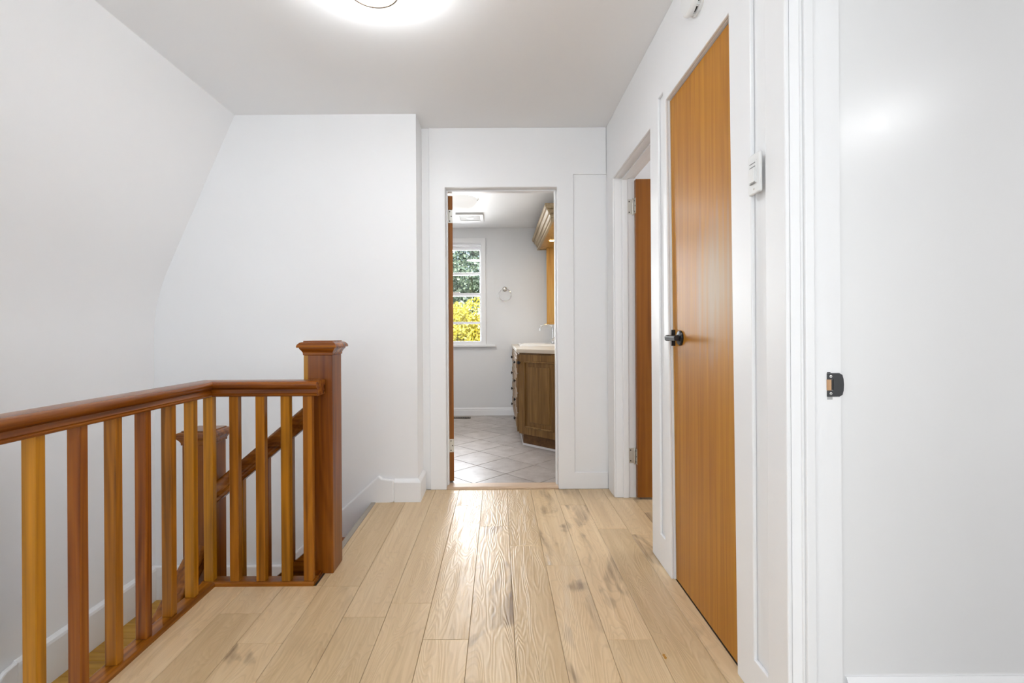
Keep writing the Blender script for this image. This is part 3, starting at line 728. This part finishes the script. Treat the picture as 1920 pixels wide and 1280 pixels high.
# smoke detector high on the right wall
sd = empty('smoke_detector', (XR, 1.757, 2.278), 'round white smoke detector high on the wall above the closet door', 'smoke detector')
MB().lathe((XR, 1.757, 2.278), [(.066, .001), (.067, -.009), (.064, -.011)], 'x', 40).build('base', M['plastic'], sd, smooth=True)
MB().lathe((XR, 1.757, 2.278), [(.0545, -.010), (.0545, -.0215)], 'x', 40).build('vent_slot', M['slot'], sd, smooth=True)
MB().lathe((XR, 1.757, 2.278), [(.066, -.0210), (.068, -.024), (.067, -.034), (.060, -.042), (.03, -.045), (.001, -.045)], 'x', 40).build('cover', M['plastic'], sd, smooth=True)
for a in range(8):
    an = a * PI / 4 + .2
    MB().box(XR - .0215, XR - .0095, 1.757 + .058 * math.cos(an) - .006, 1.757 + .058 * math.cos(an) + .006, 2.278 + .058 * math.sin(an) - .006, 2.278 + .058 * math.sin(an) + .006).build('rib', M['plastic'], sd, .001)

# ------------------------------------------------------------------ hall ceiling lamp
LX, LY, LZ = -.470, 1.838, 2.362
cl = empty('ceiling_light', (LX, LY, CEIL), 'lit round flush ceiling lamp with a thin bronze ring in the hall', 'ceiling light')
MB().lathe((LX, LY, CEIL), [(.070, -.0005), (.070, -.014), (.055, -.022), (.001, -.022)], 'z', 32).build('canopy', M['plastic'], cl, smooth=True)
MB().lathe((LX, LY, LZ), [(.070, .046), (.086, .030), (.090, .012), (.089, .001), (.080, -.003), (.04, -.005), (.001, -.006)], 'z', 40, cap=False).build('glass_bowl', M['bulb_hall'], cl, smooth=True)
MB().tube([(LX + .093 * math.cos(2 * PI * i / 48), LY + .093 * math.sin(2 * PI * i / 48), LZ) for i in range(48)], .0056, 8, True).build('trim_ring', M['bronze'], cl, smooth=True)
for i in range(3):
    a = 2 * PI * i / 3 + .9
    MB().tube([(LX + .093 * math.cos(a), LY + .093 * math.sin(a), LZ), (LX + .06 * math.cos(a), LY + .06 * math.sin(a), CEIL - .01)], .002, 6).build('rod', M['bronze'], cl)

# ------------------------------------------------------------------ bathroom
# window_1
wn = empty('window_1', ((WIN[0] + WIN[1]) / 2, BYF, WIN[2]), 'white double-hung sash window at the end of the bathroom', 'window', kind='structure')
def frame(name, x0, x1, z0, z1, w, y0, y1, par, wb=None, bev=.003):
    wb = wb or w
    r = (x0 + w, x1 - w, z0 + wb, z1 - w)
    return grid_slab([x0, r[0], r[1], x1], [z0, r[2], r[3], z1], holes([r]), y0, y1, 'y').build(name, M['trim'], par, bev)
frame('casing', WIN[0] - .045, WIN[1] + .042, WIN[2] - .02, WIN[3] + .085, .06, BYF - .018, BYF, wn)
MB().box(WIN[0] - .17, WIN[1] + .165, BYF - .05, BYF + .01, WIN[2] - .03, WIN[2] - .004).build('sill', M['trim'], wn, .004)
MB().box(WIN[0], WIN[1], BYF + .03, BYF + .10, WIN[3] - .012, WIN[3]).build('head_stop', M['trim'], wn, .002)
mid = 1.54
s1 = frame('sash', WIN[0], WIN[1], mid - .02, WIN[3] - .012, .040, BYF + .075, BYF + .105, wn)
s2 = frame('sash', WIN[0], WIN[1], WIN[2] - .004, mid + .018, .036, BYF + .04, BYF + .07, wn, .03)
def bar(z, y0, y1, par): MB().box(WIN[0] + .03, WIN[1] - .03, y0, y1, z - .015, z + .015).build('muntin', M['trim'], par, .003)
bar(1.808, BYF + .078, BYF + .1, s1); bar(1.175, BYF + .043, BYF + .067, s2)
for z0, z1, yy, par in ((1.56, 1.79, .088, s1), (1.825, 2.12, .088, s1), (.925, 1.16, .054, s2), (1.19, 1.53, .054, s2)):
    MB().box(WIN[0] + .035, WIN[1] - .035, BYF + yy, BYF + yy + .004, z0, z1).build('pane', M['glass'], par)
MB().box(WIN[0] + .36, WIN[0] + .46, BYF + .02, BYF + .04, mid + .018, mid + .03).build('sash_lock', M['nickel'], wn, .002)

# towel ring
tr = empty('towel_ring', (.081, BYF, 1.60), 'brushed nickel towel ring on the grey wall between window and vanity', 'towel ring')
MB().lathe((.081, BYF, 1.60), [(.031, 0), (.031, -.006), (.024, -.012), (.012, -.016), (.011, -.040), (.016, -.046), (.001, -.049)], 'y', 24).build('mount', M['nickel'], tr, smooth=True)
MB().tube([(.081 + .078 * math.sin(2 * PI * i / 40), BYF - .040 - .012 * (1 - math.cos(2 * PI * i / 40)) / 2, 1.522 + .078 * math.cos(2 * PI * i / 40)) for i in range(40)], .0048, 8, True).build('ring', M['chrome'], tr, smooth=True)

# bathroom ceiling lamp
bx, by = -.375, 4.66
bl_ = empty('ceiling_light', (bx, by, BCEIL), 'wide lit alabaster bowl lamp on the bathroom ceiling', 'ceiling light')
MB().lathe((bx, by, BCEIL), [(.13, -.0005), (.13, -.02), (.12, -.03), (.001, -.03)], 'z', 32).build('canopy', M['nickel'], bl_, smooth=True)
MB().lathe((bx, by, BCEIL), [(.180, -.042), (.182, -.048), (.168, -.075), (.135, -.115), (.09, -.143), (.04, -.156), (.001, -.158)], 'z', 40, cap=False).build('glass_bowl', M['bulb_bath'], bl_, smooth=True)
for i in range(3):
    a = 2 * PI * i / 3 - .1
    MB().tube([(bx + .12 * math.cos(a), by + .12 * math.sin(a), BCEIL - .02), (bx + .186 * math.cos(a), by + .186 * math.sin(a), BCEIL - .034), (bx + .19 * math.cos(a), by + .19 * math.sin(a), BCEIL - .05), (bx + .176 * math.cos(a), by + .176 * math.sin(a), BCEIL - .058)], .0055, 8).build('clip', M['nickel'], bl_, smooth=True)

# exhaust fan
ef = empty('exhaust_fan', (-.32, 5.54, BCEIL), 'square white exhaust fan grille on the bathroom ceiling', 'exhaust fan')
grid_slab([-.476, -.436, -.204, -.164], [5.37, 5.41, 5.67, 5.71], holes([(-.436, -.204, 5.41, 5.67)]), BCEIL - .022, BCEIL - .001, 'z').build('frame', M['plastic'], ef, .006)
for i in range(9):
    yy = 5.418 + i * .0282
    MB().box(-.436, -.204, yy, yy + .012, BCEIL - .016, BCEIL - .008).build('slat', M['plastic'], ef, .002)
MB().box(-.36, -.28, 5.50, 5.58, BCEIL - .020, BCEIL - .010).build('centre_plate', M['plastic'], ef, .004)
MB().box(-.436, -.204, 5.41, 5.67, BCEIL - .004, BCEIL - .001).build('fan_recess', plain('grey_recess', (.3, .3, .3), .7), ef)

# floor register
fr_ = empty('floor_register', (-.5, 5.963, 0), 'dark bronze floor vent under the bathroom window', 'floor register')
grid_slab([-.66, -.64, -.37, -.35], [5.91, 5.925, 6.0, 6.015], holes([(-.64, -.37, 5.925, 6.0)]), .0005, .005, 'z').build('frame', M['register'], fr_, .001)
for i in range(12):
    xx = -.636 + i * .0222
    MB().box(xx, xx + .010, 5.922, 6.003, .0008, .004).build('slat', M['register'], fr_)
MB().box(-.641, -.369, 5.924, 6.001, .0001, .0008).build('dark_well', M['slot'], fr_)

# vanity
VX, VY = .19, 4.52; T = .36
body = [(VX, BYF - .001), (VX, VY), (VX + T, VY - T), (BXR - .001, VY - T), (BXR - .001, BYF - .001)]
vn = empty('vanity_cabinet', (.45, 5.2, 0), 'antiqued brown bathroom vanity cabinet with an angled panelled end', 'vanity')
MB().prism(body, .112, .864).build('body', M['vanity'], vn, .003)
kick = [(VX + .036, BYF - .002), (VX + .036, VY + .022), (VX + T + .02, VY - T + .042), (BXR - .002, VY - T + .042), (BXR - .002, BYF - .002)]
MB().prism(kick, .0005, .1125).build('toe_kick', M['vanity_dark'], vn)
ko = inset_poly(kick, -.006)
ko = [(ko[0][0], BYF - .0015), ko[1], ko[2], (BXR - .0015, ko[3][1]), (BXR - .0015, BYF - .0015)]
MB().prism(ko, .0003, .018).build('base_bead', M['trim'], vn)
# angled door: local frame along the face
du = Vector((1, -1, 0)).normalized(); dn = Vector((-1, -1, 0)).normalized()
P0 = Vector((VX, VY, 0))
def facebox(mb, u0, u1, z0, z1, d0, d1):
    vs = []
    for z in (z0, z1):
        for uu, dd in ((u0, d0), (u1, d0), (u1, d1), (u0, d1)):
            p = P0 + du * uu + dn * dd; vs.append((p.x, p.y, z))
    return mb.add(vs, [(0, 3, 2, 1), (4, 5, 6, 7), (0, 1, 5, 4), (1, 2, 6, 5), (2, 3, 7, 6), (3, 0, 4, 7)])
def face_frame(u0, u1, z0, z1, w, d0, d1, name, mat, par, bev=.003):
    r = (u0 + w, u1 - w, z0 + w, z1 - w)
    g = grid_slab([u0, r[0], r[1], u1], [z0, r[2], r[3], z1], holes([r]), d0, d1, 'y')
    g.v = [tuple((P0 + du * a + dn * b_) + Vector((0, 0, c))) for a, b_, c in g.v]
    return g.build(name, mat, par, bev)
U0, U1 = .012, .490
dr = face_frame(U0, U1, .118, .852, .062, .001, .021, 'door', M['vanity'], vn)
face_frame(U0 + .062, U1 - .062, .180, .790, .014, .002, .026, 'bead', M['vanity'], dr, .005)
mb = facebox(MB(), U0 + .07, U1 - .07, .188, .782, .0015, .010); mb.build('panel', M['vanity'], dr, .002)
mb = facebox(MB(), U0 + .115, U1 - .115, .233, .737, .009, .017); mb.build('raised_field', M['vanity'], dr, .006)
kp = P0 + du * .030 + dn * .021; kp.z = .775
kn = MB().tube([kp, kp + dn * .012, kp + dn * .016, kp + dn * .024, kp + dn * .029], [.006, .006, .015, .016, .006], 16)
kn.build('knob', M['black'], dr, smooth=True)
for (y0, y1) in ((4.545, 5.30), (5.32, 6.10)):
    zs = [.118, .30, .485, .67, .852]
    for z0, z1 in zip(zs, zs[1:]):
        dw = MB().box(VX - .020, VX - .0005, y0, y1, z0 + .004, z1 - .004).build('drawer', M['vanity'], vn, .004)
        MB().box(VX - .026, VX - .0195, y0 + .05, y1 - .05, z0 + .045, z1 - .045).build('raised_field', M['vanity'], dw, .004)
        MB().lathe((VX - .020, (y0 + y1) / 2 if y0 > 5 else y0 + .24, (z0 + z1) / 2), [(.006, 0), (.006, -.012), (.015, -.017), (.016, -.024), (.001, -.029)], 'x', 14).build('knob', M['black'], dw, smooth=True)
ct = [(VX - .027, BYF - .002), (VX - .027, VY - .012), (VX + T - .008, VY - T - .03), (BXR - .002, VY - T - .03), (BXR - .002, BYF - .002)]
tag(MB().prism(ct, .865, .900).build('countertop', M['counter'], None, .004), 'cream stone countertop on the bathroom vanity', 'countertop')

# sink: drop-in basin
sk_ = empty('sink', (.44, 5.55, .9), 'white drop-in basin set in the cream countertop', 'sink')
def rrect(cx, cy, hx, hy, r, z, n=6):
    out = []
    for sx, sy_, a0 in ((1, 1, 0), (-1, 1, PI / 2), (-1, -1, PI), (1, -1, 3 * PI / 2)):
        for i in range(n + 1):
            a = a0 + PI / 2 * i / n; out.append((cx + sx * (hx - r) + r * math.cos(a), cy + sy_ * (hy - r) + r * math.sin(a), z))
    return out
scx, scy = .445, 5.55
MB().rings([rrect(scx, scy, .215, .38, .07, .9003), rrect(scx, scy, .215, .38, .07, .914), rrect(scx, scy, .205, .37, .07, .922), rrect(scx - .03, scy, .155, .33, .09, .923), rrect(scx - .03, scy, .14, .315, .09, .912)], cap=False).build('rim', M['porcelain'], sk_, smooth=True)
MB().rings([rrect(scx - .03, scy, .14, .315, .09, .912), rrect(scx - .03, scy, .13, .29, .09, .9085), rrect(scx - .03, scy, .03, .03, .02, .906)]).build('bowl', M['porcelain'], sk_, smooth=True)
# faucet
fx, fy, fz = .592, 5.30, .9235
fc = empty('faucet', (fx, fy, fz), 'chrome gooseneck faucet on the back of the basin', 'faucet')
MB().lathe((fx, fy, fz), [(.027, 0), (.027, .006), (.020, .012), (.0175, .05), (.019, .055), (.0145, .06), (.001, .061)], 'z', 20).build('base', M['chrome'], fc, smooth=True)
pts = [(fx, fy, fz + .05), (fx, fy, fz + .16)]
for i in range(1, 9):
    a = PI / 2 * i / 8; pts.append((fx - .05 * (1 - math.cos(a)), fy, fz + .16 + .05 * math.sin(a)))
pts += [(fx - .09, fy, fz + .209)]
for i in range(1, 8):
    a = PI / 2 * i / 7; pts.append((fx - .09 - .05 * math.sin(a), fy, fz + .209 - .05 * (1 - math.cos(a))))
pts += [(fx - .141, fy, fz + .145)]
MB().tube(pts, .0095, 12).build('spout', M['chrome'], fc, smooth=True)
MB().tube([(fx + .004, fy - .015, fz + .035), (fx + .008, fy - .05, fz + .05), (fx + .01, fy - .075, fz + .068)], [.008, .007, .006], 10).build('handle', M['chrome'], fc, smooth=True)

# lit valance above the mirror
va = empty('vanity_valance', (.6, 5.2, 2.1), 'cream antiqued crown valance with lamps above the vanity mirror', 'valance')
cp = [(0, 2.070), (.004, 2.070), (.004, 2.096), (-.006, 2.099), (-.006, 2.103), (.009, 2.106), (.012, 2.120), (.020, 2.131), (.012, 2.136), (.012, 2.140), (.030, 2.144), (.036, 2.158), (.046, 2.170), (.036, 2.175), (.036, 2.179), (.056, 2.184), (.060, 2.194), (.063, 2.196), (.063, 2.222), (-.02, 2.222), (-.02, 2.070)]
MB().sweep_xy([(BXR - .001, 6.02), (.49, 6.02), (.49, 4.44), (BXR - .001, 4.44)], [(-o, z) for o, z in cp][::-1] if False else cp).build('crown', M['crown'], va)
MB().box(.505, BXR - .001, 4.455, 6.005, 2.078, 2.09).build('underside', M['lamp_gold'], va)
MB().box(.505, BXR - .001, 4.455, 6.005, 2.205, 2.215).build('top_board', M['crown'], va)
for yy in (4.75, 5.40):
    pk = MB().lathe((.60, yy, 2.078), [(.036, -.0003), (.036, -.004), (.030, -.008)], 'z', 24, cap=False).build('puck_lamp', M['nickel'], va, smooth=True)
    MB().lathe((.60, yy, 2.078), [(.030, -.0025), (.015, -.009), (.001, -.010)], 'z', 20, cap=False).build('lens', M['puck'], pk, smooth=True)
tag(MB().box(.588, BXR - .001, 5.885, 5.91, 1.165, 2.077).build('side_panel', M['lamp_gold'], va, .003), None)
MB().box(.582, BXR - .001, 5.875, 5.915, 1.145, 1.165).build('shelf_lip', M['lamp_gold'], va, .003)
mr_ = empty('mirror', (BXR, 5.2, 1.6), 'wall mirror over the vanity under the valance', 'mirror')
MB().box(BXR - .008, BXR - .0005, 4.50, 5.86, 1.06, 2.05).build('glass', M['mirror'], mr_, .001)

# little chip of wood on the planks
ch = MB().prism([(0.531, 1.571), (.537, 1.567), (.541, 1.574), (.538, 1.581), (.540, 1.588), (.534, 1.592), (.530, 1.585), (.533, 1.578)], .0002, .0016).build('wood_chip', M['amber'])
tag(ch, 'tiny golden wood chip lying on the oak planks', 'wood chip')

# ------------------------------------------------------------------ outdoors
tag(MB().box(-30, 30, 6.6, 60, -3.2, -3.1).build('lawn', M['lawn']), 'green lawn outside the bathroom window', 'lawn', kind='structure')
def foliage(name, blobs, n, size, mat, par, seed):
    r = random.Random(seed); mb = MB()
    tot = sum(b[3] ** 2 for b in blobs)
    for (cx, cy_, cz, rad) in blobs:
        for _ in range(int(n * rad * rad / tot)):
            d = Vector((r.gauss(0, 1), r.gauss(0, 1), r.gauss(0, 1))).normalized() * rad * r.uniform(.72, 1.05)
            p = Vector((cx, cy_, cz)) + d
            a = Vector((r.gauss(0, 1), r.gauss(0, 1), r.gauss(0, 1))).normalized(); q = a.cross(Vector((r.gauss(0, 1), r.gauss(0, 1), r.gauss(0, 1)))).normalized()
            s = size * r.uniform(.6, 1.3)
            k = len(mb.v)
            mb.v += [tuple(p - a * s), tuple(p + q * s * .55), tuple(p + a * s), tuple(p - q * s * .55)]; mb.f.append((k, k + 1, k + 2, k + 3))
    me = bpy.data.meshes.new(name); off = root_of(par).location
    me.from_pydata([(v[0] - off[0], v[1] - off[1], v[2] - off[2]) for v in mb.v], [], mb.f); me.materials.append(mat)
    o = bpy.data.objects.new(name, me); COL.objects.link(o); o.parent = par; o['kind'] = 'stuff'
    return o
def blobset(cx, cy_, cz, R, n, rad, seed):
    r = random.Random(seed); out = [(cx, cy_, cz, R * .75)]
    for _ in range(n):
        d = Vector((r.gauss(0, 1), r.gauss(0, 1), r.gauss(0, .8))).normalized() * R * r.uniform(.55, 1)
        out.append((cx + d.x, cy_ + d.y, cz + d.z, rad * r.uniform(.7, 1.25)))
    return out
t1 = empty('tree', (-1.35, 12.5, -3.1), 'sunlit yellow-green tree low outside the bathroom window', 'tree')
MB().tube([(-1.35, 12.5, -3.1), (-1.3, 12.5, -1.5), (-1.4, 12.4, .2), (-1.3, 12.5, 1.2)], [.16, .13, .1, .05], 10).build('trunk', M['bark'], t1)
foliage('foliage', blobset(-1.45, 12.5, .72, 1.35, 30, .45, 5), 26000, .045, M['leaf_y'], t1, 11)
t2 = empty('tree', (-3.4, 21, -3.1), 'tall dark green tree behind the yellow one outside the window', 'tree')
MB().tube([(-3.4, 21, -3.1), (-3.3, 21, 0), (-3.0, 21, 4), (-2.4, 21, 7)], [.35, .28, .2, .08], 10).build('trunk', M['bark'], t2)
foliage('foliage', blobset(-1.6, 21, 4.4, 2.9, 26, .72, 9), 26000, .085, M['leaf_g'], t2, 12)
